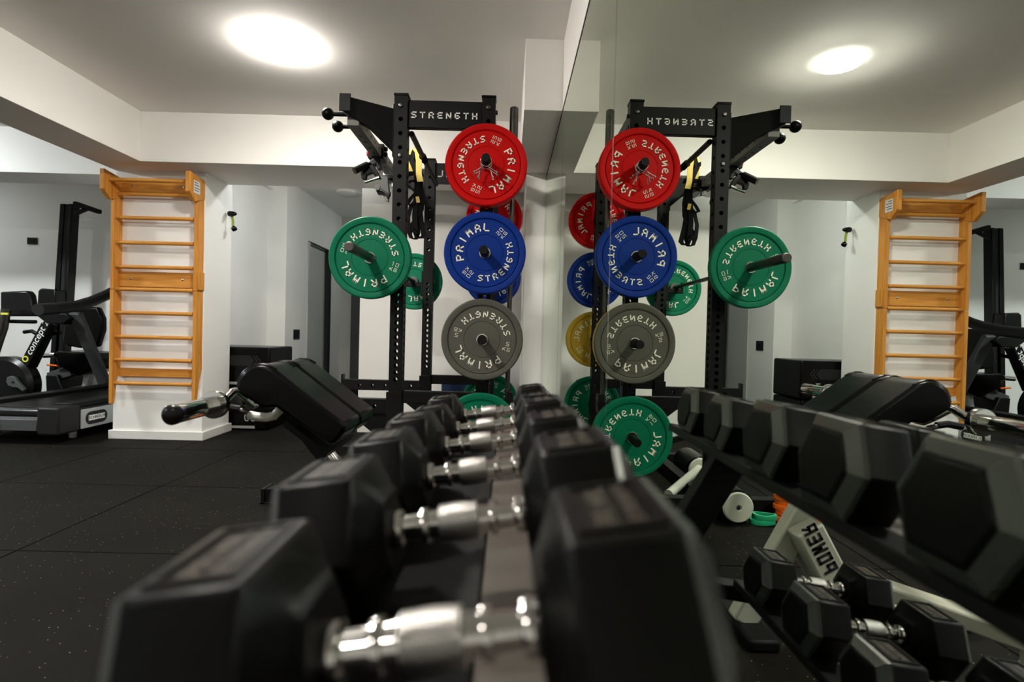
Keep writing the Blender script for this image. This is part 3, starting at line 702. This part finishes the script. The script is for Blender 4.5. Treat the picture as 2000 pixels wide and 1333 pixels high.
for x in (-4.4, -3.75): MB().lathe([(.03, 0), (.03, .085)], (x, 4.75, 0), (0, 0, 1), 14).build('foot', M['steel'], t)
MB().box(-4.5, XT, 6.1, 6.6, .0, .36).build('motor_hood', M['black_gloss'], t, bev=.03, seg=3)
MB().path([at(74, 605, 5.15), at(90, 604, 5.25), at(120, 602, 5.45), at(150, 598, 5.65), at(180, 589, 5.9), at(210, 576, 6.15), at(235, 562, 6.3)], .056, 14).build('handrail', M['dgrey'], t)
MB().bar(at(147, 612, 5.70), at(213, 768, 6.20), .05, .125, (1, 0, 0)).build('upright_arm', M['mgrey'], t, bev=.008)
MB().box(-4.35, -3.62, 6.25, 6.45, 1.15, 1.60).build('console', M['black_gloss'], t, bev=.03)
for x in (-4.30, -3.70): MB().bar((x, 6.35, .30), (x, 6.38, 1.2), .08, .06).build('console_post', M['dgrey'], t, bev=.01)

# recumbent bike behind the treadmill
t = thing('recumbent_bike', 'black recumbent bike with tall padded seat behind the treadmill', 'exercise bike', (-4.9, 6.3, 0))
YS = 6.25
q = MB(); q.prism(*sl([(121, 665), (124, 640), (133, 615), (150, 600), (190, 600), (200, 622), (200, 645), (190, 677), (175, 681), (152, 680), (130, 676)], YS, YS + .08)); q.build('seat_back', M['vinyl'], t, bev=.02, seg=3)
q = MB(); q.prism(*sl([(104, 690), (112, 686), (190, 690), (196, 704), (190, 722), (150, 735), (112, 715)], YS - .1, YS + .3)); q.build('seat', M['vinyl'], t, bev=.02, seg=3)
MB().tube(at(86, 695, YS - .12), at(108, 694, YS - .12), .028, 16).build('seat_handle', M['chrome'], t)
MB().tube(at(92, 713, YS - .12), at(112, 715, YS - .12), .010, 10).build('adjust_lever', M['orange'], t)
MB().tube(at(176, 717, YS), at(182, 714, YS), .012, 10).build('adjust_lever', M['orange'], t)
MB().bar(at(100, 738, YS + .1), at(150, 722, YS + .1), .10, .12).build('slide_rail', M['mgrey'], t, bev=.01)
MB().bar(at(175, 728, YS + .1), at(168, 770, YS + .1), .06, .10, (0, 1, 0)).build('rear_post', M['silver'], t, bev=.01)
q = MB(); q.prism(*sl([(88, 733), (112, 733), (122, 760), (150, 770), (90, 775)], YS, YS + .4)); q.build('drive_housing', M['black_gloss'], t, bev=.015)
MB().box(-5.25, -4.62, YS - .05, YS + .45, 0, .14).build('base', M['black'], t, bev=.02)

# upright bike with lettered slanted frame
t = thing('upright_bike', 'black exercise bike with a lettered slanted frame, left of the treadmill rail', 'exercise bike', (-5.6, 6.0, 0))
YC = 5.75
d0, d1 = at(57, 703, YC), at(96, 632, YC)
MB().bar(d0 + Vector((-.02, 0, -.05)), d1, .09, .085, (0, 1, 0)).build('front_frame', M['black'], t, bev=.006)
MB().bar(at(65, 716, YC + .1), at(106, 632, YC + .1), .07, .035, (0, 1, 0)).build('rear_rail', M['dgrey'], t, bev=.006)
dv = (d1 - d0).normalized(); nv = Vector((0, -1, 0)); upx = Vector((-dv.z, 0, dv.x))
cc = (d0 + d1) / 2
font_text('concept 2', .098, M['white_print'], t, cc + dv * .045 + nv * .047, dv, upx, 'frame_lettering', shear=.15)
MB().lathe([(.019, 0), (.033, .0), (.033, .002), (.019, .002)], d0 + dv * .0 + nv * .046 + Vector((0, 0, .01)), (0, -1, 0), 20, cap=False).build('ring_emblem', M['yellow_print'], t)
q = MB(); q.path([at(47, 649, YC), at(62, 647, YC), at(72, 653, YC), at(88, 655, YC + .1)], .02, 10); q.path([at(88, 655, YC + .1), at(118, 650, YC + .1)], .02, 10); q.build('handlebar', M['rubber'], t)
MB().lathe([(.02, -.08), (.26, -.08), (.30, -.05), (.30, .05), (.26, .08), (.02, .08)], at(18, 752, YC), (0, 1, 0), 40).build('flywheel_housing', M['black_gloss'], t)
q = MB(); q.prism(*sl([(13, 737), (20, 735), (28, 738), (33, 746), (47, 761), (44, 766), (34, 758), (25, 757), (15, 754), (11, 746)], YC - .13, YC - .09)); q.build('crank', M['mgrey'], t, bev=.006)
MB().lathe([(.013, 0), (.013, .006)], at(25, 747, YC - .13), (0, -1, 0), 12).build('crank_bolt', M['darkwell'], t)
q = MB(); q.prism(*sl([(0, 570), (52, 568), (58, 576), (66, 618), (0, 618)], YC - .5, YC - .42)); q.build('console', M['black_gloss'], t, bev=.015)
MB().path([at(12, 604, YC - .6), at(6, 640, YC - .6), at(-14, 700, YC - .6)], .038, 14).build('console_post', M['dark_steel'], t)
MB().box(at(3, 612, YC - .64).x, at(17, 612, YC - .64).x, YC - .65, YC - .638, at(3, 615, YC - .64).z, at(3, 611, YC - .64).z).build('post_label', M['yellow_print'], t)
MB().path([at(17, 628, YC - .55), at(70, 629, YC - .55)], .018, 10).build('grip_bar', M['rubber'], t)
q = MB(); q.prism(*sl([(72, 618), (76, 612), (128, 612), (138, 622), (122, 634), (90, 632)], YC - .1, YC + .05)); q.build('fork_cover', M['black_gloss'], t, bev=.01)
MB().box(-6.1, -5.2, YC - .1, YC + .15, 0, .10).build('base', M['black'], t, bev=.02)

# ski trainer tower on the far wall
t = thing('ski_trainer', 'tall black ski training tower with cords and a top arm by the far wall', 'ski machine', (-5.3, 6.7, 0))
YT = 6.45
tl, tr, bl, br = at(117, 398, YT), at(141, 398, YT), at(104, 600, YT), at(130, 600, YT)
ex = (bl - tl) / (tl.z - bl.z) * (bl.z - .1)
for a_, b_, nm in ((0, .38, 'left_channel'), (.72, 1, 'right_channel')):
    p = [tl.lerp(tr, a_), tl.lerp(tr, b_), bl.lerp(br, b_) + ex, bl.lerp(br, a_) + ex]
    MB().prism(p, (0, .12, 0)).build(nm.split('_')[1], M['black_gloss'] if a_ else M['black'], t, bev=.006)
MB().prism([tl.lerp(tr, .36), tl.lerp(tr, .74), bl.lerp(br, .74) + ex, bl.lerp(br, .36) + ex], (0, .10, 0)).build('back_plate', M['dgrey'], t).location.y = .04
q = MB()
for k in range(4):
    a_ = .40 + .09 * k; p = [tl.lerp(tr, a_), tl.lerp(tr, a_ - .03).lerp(bl.lerp(br, a_), .4), bl.lerp(br, a_ - .05)]; q.path([v + Vector((0, .02, 0)) for v in p], .004, 6)
q.build('drive_cord', M['mgrey'], t)
q = MB(); q.prism(*sl([(142, 394), (147, 393), (193, 409), (193, 416), (188, 417), (142, 402)], YT, YT + .05)); q.prism(*sl([(142, 415), (142, 422), (172, 409), (165, 405)], YT, YT + .04)); q.build('top_arm', M['black'], t, bev=.004)
q = MB(); q.prism(*sl([(72, 600), (74, 568), (80, 563), (108, 566), (108, 600)], YT - .15, YT + .05)); q.build('monitor_housing', M['black_gloss'], t, bev=.012)
MB().box(-5.9, -5.32, YT - .2, YT + .3, 0, .05).build('floor_stand', M['black'], t, bev=.01)

# ================================================================== PREACHER BENCH
pb = thing('preacher_bench', 'black padded preacher curl bench with cream frame beside the dumbbell rack', 'bench', (-.7, 1.9, 0))
prof = []
c0 = Vector((-.762, 0, .812)); R0 = .074
dd = Vector((.80, 0, -.60)).normalized() ; nn = Vector((.60, 0, .80))
for i in range(13):   # round end, from the top tangent round to underneath
    a = math.radians(53 + i * 185 / 12); prof.append((c0.x + math.cos(a) * R0, c0.z + math.sin(a) * R0))
e0 = c0 + nn * R0 + dd * .275
e1 = e0 - nn * .085
prof += [((c0 + dd * .045 - nn * .045).x, (c0 + dd * .045 - nn * .045).z), ((c0 + dd * .075 - nn * .018).x, (c0 + dd * .075 - nn * .018).z), (e1.x, e1.z), ((e1 + dd * .012 + nn * .02).x, (e1 + dd * .012 + nn * .02).z), ((e0 + dd * .012 - nn * .02).x, (e0 + dd * .012 - nn * .02).z), (e0.x, e0.z)]
prof = prof[:10] + prof[-6:]
for y0, y1 in ((1.69, 1.868), (1.88, 2.06)):
    o = MB().prism([(x, y0, z) for x, z in prof], (0, y1 - y0, 0)).build('arm_pad', M['vinyl'], pb, bev=.012, seg=3)
    for yy in (y0 + .012, y1 - .012):
        MB().path([(x, yy, z) for x, z in prof[:9]], .0045, 6).build('seam', M['vinyl'], o)
MB().bar((-.70, 1.875, .700), (-.565, 1.875, .600), .30, .02).build('pad_board', M['black'], pb)
MB().tube((-.66, 1.84, .66), (-.53, 1.84, .50), .024, 20).build('chrome_post', M['chrome'], pb)
MB().bar((-.70, 1.875, .69), (-.50, 1.875, .45), .08, .055, (0, 1, 0)).build('post_sleeve', M['black'], pb, bev=.006)
MB().bar((-.50, 1.86, .47), (-.27, 1.86, .03), .085, .06, (0, 1, 0)).build('frame_leg', M['cream'], pb, bev=.008)
MB().bar((-.443, 1.83, .385), (-.63, 1.83, .05), .095, .14, (0, 1, 0)).build('frame_leg', M['cream'], pb, bev=.008)
g_ = Vector((.40 - .63, 0, .05 - .455)).normalized(); gu = Vector((-1, 0, 0)); gu = (gu - g_ * gu.dot(g_)).normalized(); gc = Vector((-.475, 1.7585, .325))
L = MB(); word(L, 'POWER', .029, .050, .0095, .0355, lambda u, v: gc - g_ * u + gu * v); L.build('leg_lettering', M['black_print'], pb, smooth=False)
MB().bar((-.64, 1.80, .205), (-.90, 1.42, .205), .07, .05).build('seat_beam', M['cream'], pb, bev=.008)
MB().box(-1.10, -.62, 1.86, 1.94, .03, .085).build('foot_bar', M['cream'], pb, bev=.01)
for x in (-1.09, -.83): MB().box(x, x + .05, 1.87, 1.93, 0, .03).build('rubber_foot', M['rubber'], pb, bev=.006)
MB().box(-.34, -.24, 1.72, 2.02, 0, .04).build('front_foot', M['black'], pb, bev=.01)
MB().bar((-.89, 1.44, .20), (-.89, 1.44, .03), .06, .06, (0, 1, 0)).build('seat_post', M['cream'], pb, bev=.006)
MB().box(-.96, -.82, 1.41, 1.51, 0, .03).build('rear_foot', M['rubber'], pb, bev=.006)
# bar rest: dark rod and cream padded hook
MB().path([at(448, 796, 1.80), at(487, 806, 1.80)], .009, 10).build('rest_rod', M['dark_steel'], pb)
MB().path([at(486, 811, 1.80), at(500, 814, 1.80), at(520, 816, 1.80), at(535, 813, 1.80), at(545, 803, 1.80), at(560, 780, 1.80)], .0145, 14).build('bar_rest', M['cream'], pb)
MB().path([at(420, 800, 1.80), at(448, 796, 1.80), at(470, 800, 1.80)], .012, 8).build('rest_arm', M['black'], pb)

# EZ curl bar
ez = thing('curl_bar', 'chrome curl bar with cambered grip resting on the preacher bench', 'curl bar', (-.86, 2.0, .77))
X = -.862
half = [(1.62, .768), (1.665, .772), (1.712, .793), (1.735, .795), (1.80, .758), (1.845, .735), (1.87, .735), (1.925, .766), (1.96, .770)]
pts = [(X, y, z) for y, z in half] + [(X, 4.0 - y, z) for y, z in half[::-1]]
MB().path(pts, .0142, 14).build('cambered_shaft', M['chrome'], ez)
for s in (0, 1):
    o_ = (X, 1.405 if s == 0 else 2.595, .770); d_ = (0, 1, 0) if s == 0 else (0, -1, 0)
    MB().lathe([(.0255, .012), (.0255, .195), (.0245, .197), (.0245, .2), (.040, .201), (.0415, .205), (.0415, .222), (.038, .226), (.018, .228)], o_, d_, 32).build('sleeve', M['chrome'], ez)
    MB().lathe([(.010, -.004), (.022, 0), (.0265, .006), (.0265, .016)], o_, d_, 28).build('end_cap', M['black_gloss'], ez)

# ================================================================== FLOOR ITEMS SEEN IN THE MIRROR
def roller(x, y, lab, ln=.30):
    t = thing('foam_roller', lab, 'roller', (x, y, 0), 'rollers with cream end caps by the power rack')
    MB().lathe([(.075, 0), (.092, .012), (.092, ln), (.075, ln + .012)], (x, y + .012, .094), (0, 1, 0), 32).build('foam_body', M['vinyl'], t)
    o = MB().lathe([(0.001, .006), (.014, .006), (.018, 0), (.076, 0), (.082, .006), (.082, .014)], (x, y, .094), (0, 1, 0), 40).build('end_cap', M['wheelwhite'], t)
    MB().lathe([(.011, 0), (.011, .003)], (x, y + .001, .094), (0, 1, 0), 16).build('cap_screw', M['dark_steel'], o)
    return t
roller(-.70, 2.90, 'black roller with cream end cap on the floor just before the power rack', .165)
t = roller(-.780, 3.70, 'black roller with a cream handle arm standing inside the power rack')
MB().tube((-.76, 3.685, .11), (-.44, 3.29, .045), .028, 18).build('handle_arm', M['wheelwhite'], t)
def band(x, y, n, rx, ry, m, lab, tilt=.0):
    t = thing('resistance_band', lab, 'resistance band', (x, y, 0))
    hgt = .028
    for k in range(n):
        cx = x + random.uniform(-.008, .008); cy = y + random.uniform(-.008, .008); sx = 1 - .06 * (k % 2)
        pts = []
        for i in range(28):
            a = 2 * PI * i / 28; px, py = math.cos(a) * rx * sx, math.sin(a) * ry * sx
            pts.append((cx + px * math.cos(tilt) - py * math.sin(tilt), cy + px * math.sin(tilt) + py * math.cos(tilt), .017 + k * hgt + math.sin(a * 2 + k) * .003))
        P_ = [Vector(p) for p in pts]; vs = []; fs = []; m_ = len(P_); c = Vector((cx, cy, 0))
        for p in P_:
            r_ = (p - Vector((cx, cy, p.z))).normalized()
            vs += [p + r_ * .006 + Vector((0, 0, -.013)), p + r_ * .009, p + r_ * .006 + Vector((0, 0, .013)), p - r_ * .006 + Vector((0, 0, .013)), p - r_ * .006 + Vector((0, 0, -.013))]
        for i in range(m_):
            for q in range(5): fs.append((i * 5 + q, i * 5 + (q + 1) % 5, ((i + 1) % m_) * 5 + (q + 1) % 5, ((i + 1) % m_) * 5 + q))
        MB().add(vs, fs).build('coil', m, t)
    return t
band(-1.06, 2.98, 5, .115, .045, M['orange'], 'orange latex resistance band coiled in a stack on the floor', .25)
band(-.845, 2.93, 2, .06, .035, M['bandgreen'], 'green latex resistance band coiled on the floor behind a roller', .2)

# ================================================================== DUMBBELLS
TILT = math.atan(.148)
def dumbbell(name_lab, x, y, z, a, hl, grip, text=True, group=''):
    t = thing('dumbbell', name_lab, 'dumbbell', (x, y, z), group)
    t.rotation_euler = (0, -TILT, 0)
    R = a / math.cos(PI / 6); h = grip / 2
    def ring(xx, r): q = r / R * a; return [(xx, q * cy, q * cz) for cy, cz in ((1.24, 0), (.76, 1), (-.76, 1), (-1.24, 0), (-.76, -1), (.76, -1))]
    for s in (-1, 1):
        b = MB(); secs = [(h, R * .52), (h + .006, R * .60), (h + hl * .20, R * .985), (h + hl * .24, R), (h + hl * .80, R), (h + hl * .85, R * .975), (h + hl - .004, R * .72), (h + hl, R * .68)]
        vs = []; fs = []
        for xx, r in secs: vs += ring(xx * s, r)
        for i in range(len(secs) - 1):
            for k in range(6): fs.append((i * 6 + k, i * 6 + (k + 1) % 6, (i + 1) * 6 + (k + 1) % 6, (i + 1) * 6 + k))
        fs += [list(range(6)), list(range((len(secs) - 1) * 6, len(secs) * 6))]
        hd = b.add(vs, fs).build('head', M['rubber'], t, bev=.003, seg=2, smooth=True, local=True)
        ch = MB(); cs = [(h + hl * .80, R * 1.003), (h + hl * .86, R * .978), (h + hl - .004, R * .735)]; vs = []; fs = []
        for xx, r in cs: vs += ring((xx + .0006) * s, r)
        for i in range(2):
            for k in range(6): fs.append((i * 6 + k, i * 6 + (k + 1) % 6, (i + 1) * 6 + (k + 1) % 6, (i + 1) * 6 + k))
        ch.add(vs, fs).build('bevelled_end', M['bevel'], hd, smooth=False, local=True)  # overlay that carries the painted sheen on the outer bevel
        # badge frame and raised lettering on the top flat
        x0, x1 = sorted((s * (h + hl * .27), s * (h + hl * .77))); yw = a * .62; q = MB(); f = .004
        for bx in ((x0, x1, -yw, -yw + f), (x0, x1, yw - f, yw), (x0, x0 + f, -yw + f, yw - f), (x1 - f, x1, -yw + f, yw - f)): q.box(bx[0], bx[1], bx[2], bx[3], a - .001, a + .0022)
        q.build('badge_frame', M['rubber'], hd, smooth=False, local=True)
        L = MB(); sc = (yw * 2 - .016)
        word(L, 'PRIMAL', sc / 6 * .78, (x1 - x0) * .26, .0022, sc / 6, lambda u, v: ((x0 + x1) / 2 - (v + (x1 - x0) * .13), u, a + .0012))
        word(L, 'STRENGTH', sc / 8 * .74, (x1 - x0) * .17, .0016, sc / 8, lambda u, v: ((x0 + x1) / 2 - (v - (x1 - x0) * .20), u, a + .0012))
        L.build('badge_lettering', M['badge_print'], hd, smooth=False, local=True)
    # chrome handle: collars at the ends, contoured knurled centre
    g2 = h + .004
    prof = [(.012, -g2), (.0175, -g2 + .003), (.0190, -g2 + .008), (.0175, -g2 + .013), (.0120, -g2 + .015), (.0125, -h * .58), (.0165, -h * .57), (.0172, -h * .52), (.0165, -h * .47), (.0130, -h * .46), (.0135, -h * .30)]
    prof2 = [(r, -t_) for r, t_ in prof[::-1]]
    MB().lathe(prof + [(.0175, -h * .29), (.0185, 0), (.0175, h * .29)] + prof2, (0, 0, 0), (1, 0, 0), 28).build('handle', M['chrome'], t, local=True)
    MB().lathe([(.0178, -h * .285), (.0189, 0), (.0178, h * .285)], (0, 0, 0), (1, 0, 0), 28, cap=False).build('knurled_grip', KN, t, local=True)
    return t
KN = mat('knurled_chrome', (.40, .39, .37), .28, metal=1)
def knurl():
    nt = KN.node_tree; b = nt.nodes['Principled BSDF']; tc = nt.nodes.new('ShaderNodeTexCoord')
    wv_ = nt.nodes.new('ShaderNodeTexVoronoi'); wv_.inputs['Scale'].default_value = 600; nt.links.new(tc.outputs['Object'], wv_.inputs['Vector'])
    bp = nt.nodes.new('ShaderNodeBump'); bp.inputs['Strength'].default_value = .6; bp.inputs['Distance'].default_value = .0008
    nt.links.new(wv_.outputs['Distance'], bp.inputs['Height']); nt.links.new(bp.outputs['Normal'], b.inputs['Normal'])
knurl()
GT = 'hex dumbbells on the top tier'; GL_ = 'hex dumbbells on the lower tier'
DX = -0.0427
top = [(0.3311, 0.8163, 0.0685, 0.1, 'largest black hex dumbbell, nearest the viewer on the top tier'),
       (0.534, 0.8181, 0.0668, 0.1041, 'second black hex dumbbell from the viewer on the top tier'),
       (0.7529, 0.8119, 0.065, 0.0997, 'third black hex dumbbell from the viewer on the top tier'),
       (0.9567, 0.8101, 0.0623, 0.0961, 'fourth black hex dumbbell from the viewer on the top tier'),
       (1.173, 0.8012, 0.0552, 0.0926, 'fifth black hex dumbbell from the viewer on the top tier'),
       (1.375, 0.8003, 0.0543, 0.089, 'farthest black hex dumbbell on the top tier')]
for y, z, a, hl, lb in top: dumbbell(lb, DX + (.002 if y < .4 else 0), y, z, a, hl, 0.129, group=GT)
low = [(.50, .055, .097, 'black hex dumbbell under the second and nearest pair, lowest tier near end'), (.70, .055, .097, 'second black hex dumbbell from the near end of the lower tier'), (.90, .057, .099, 'third black hex dumbbell from the near end of the lower tier'),
       (1.10, .058, .100, 'black hex dumbbell second from the far end of the lower tier'), (1.30, .055, .097, 'black hex dumbbell at the far end of the lower tier')]
for y, a, hl, lb in low: dumbbell(lb, -.200, y, .358 + a, a, hl, .125, group=GL_)

# dumbbell rack -----------------------------------------------------------------
dr = thing('dumbbell_rack', 'two tier steel dumbbell rack standing along the mirror wall', 'rack', (-.1, .95, 0))
nx, nz = -math.sin(TILT), math.cos(TILT)
def rail(xc, xoff, zref, y0, y1, wdt, m, name='tier_rail', lip=.0):
    # rail centred xoff along the tilted shelf, top face just under the heads
    cx = xc + xoff * math.cos(TILT); cz = zref + xoff * math.sin(TILT)
    ux, uz = math.cos(TILT), math.sin(TILT); h_ = wdt / 2; th = .02
    p = [(cx - ux * h_, y0, cz - uz * h_), (cx + ux * h_, y0, cz + uz * h_), (cx + ux * h_ - nx * th, y0, cz + uz * h_ - nz * th), (cx - ux * h_ - nx * th, y0, cz - uz * h_ - nz * th)]
    return MB().prism(p, (0, y1 - y0, 0)).build(name, m, dr, bev=.003)
for xc, zr_, ye in ((DX, top[0][1] - top[0][2] * nz - .0015, 1.50), (-.200, .358 - .003, 1.42)):
    rail(xc, .0555, zr_ - .003, .02, ye, .066, M['rail']); rail(xc, .120, zr_ - .003, .02, ye, .060, M['black'], 'outer_rail'); rail(xc, -.120, zr_ - .003, .02, ye, .075, M['black'], 'outer_rail')
    rail(xc, -.031, zr_ - .016, .02, ye, .105, M['black'], 'tier_web')
for y in (.10, 1.44):
    MB().bar((.205, y, .27), (-.05, y, .70), .05, .085, (1, 0, 0)).build('end_post', M['black'], dr, bev=.006)
    MB().box(.16, .25, y - .025, y + .025, .05, .31).build('post_foot', M['black'], dr, bev=.006)
    MB().box(-.40, .25, y - .03, y + .03, 0, .055).build('base_foot', M['black'], dr, bev=.008)
    MB().bar((-.34, y, .29), (.08, y, .355), .05, .04, (0, 0, 1)).build('tier_bracket', M['black'], dr, bev=.004)

# lettering, bolt rows and the like stay joined: too small to pick apart one by one
for o in D.objects:
    if o.type == 'MESH' and o.parent is not None and o.name.split('.')[0] in ('lettering', 'badge_lettering', 'sticker_print', 'chevron_print', 'bolt_heads', 'hole_row', 'bevelled_rim', 'logo_lettering',
                                                  'frame_lettering', 'leg_lettering', 'number_print', 'drive_cord', 'black_strap', 'bar_loop', 'badge_frame', 'roller_bolt'):
        o['kind'] = 'stuff'
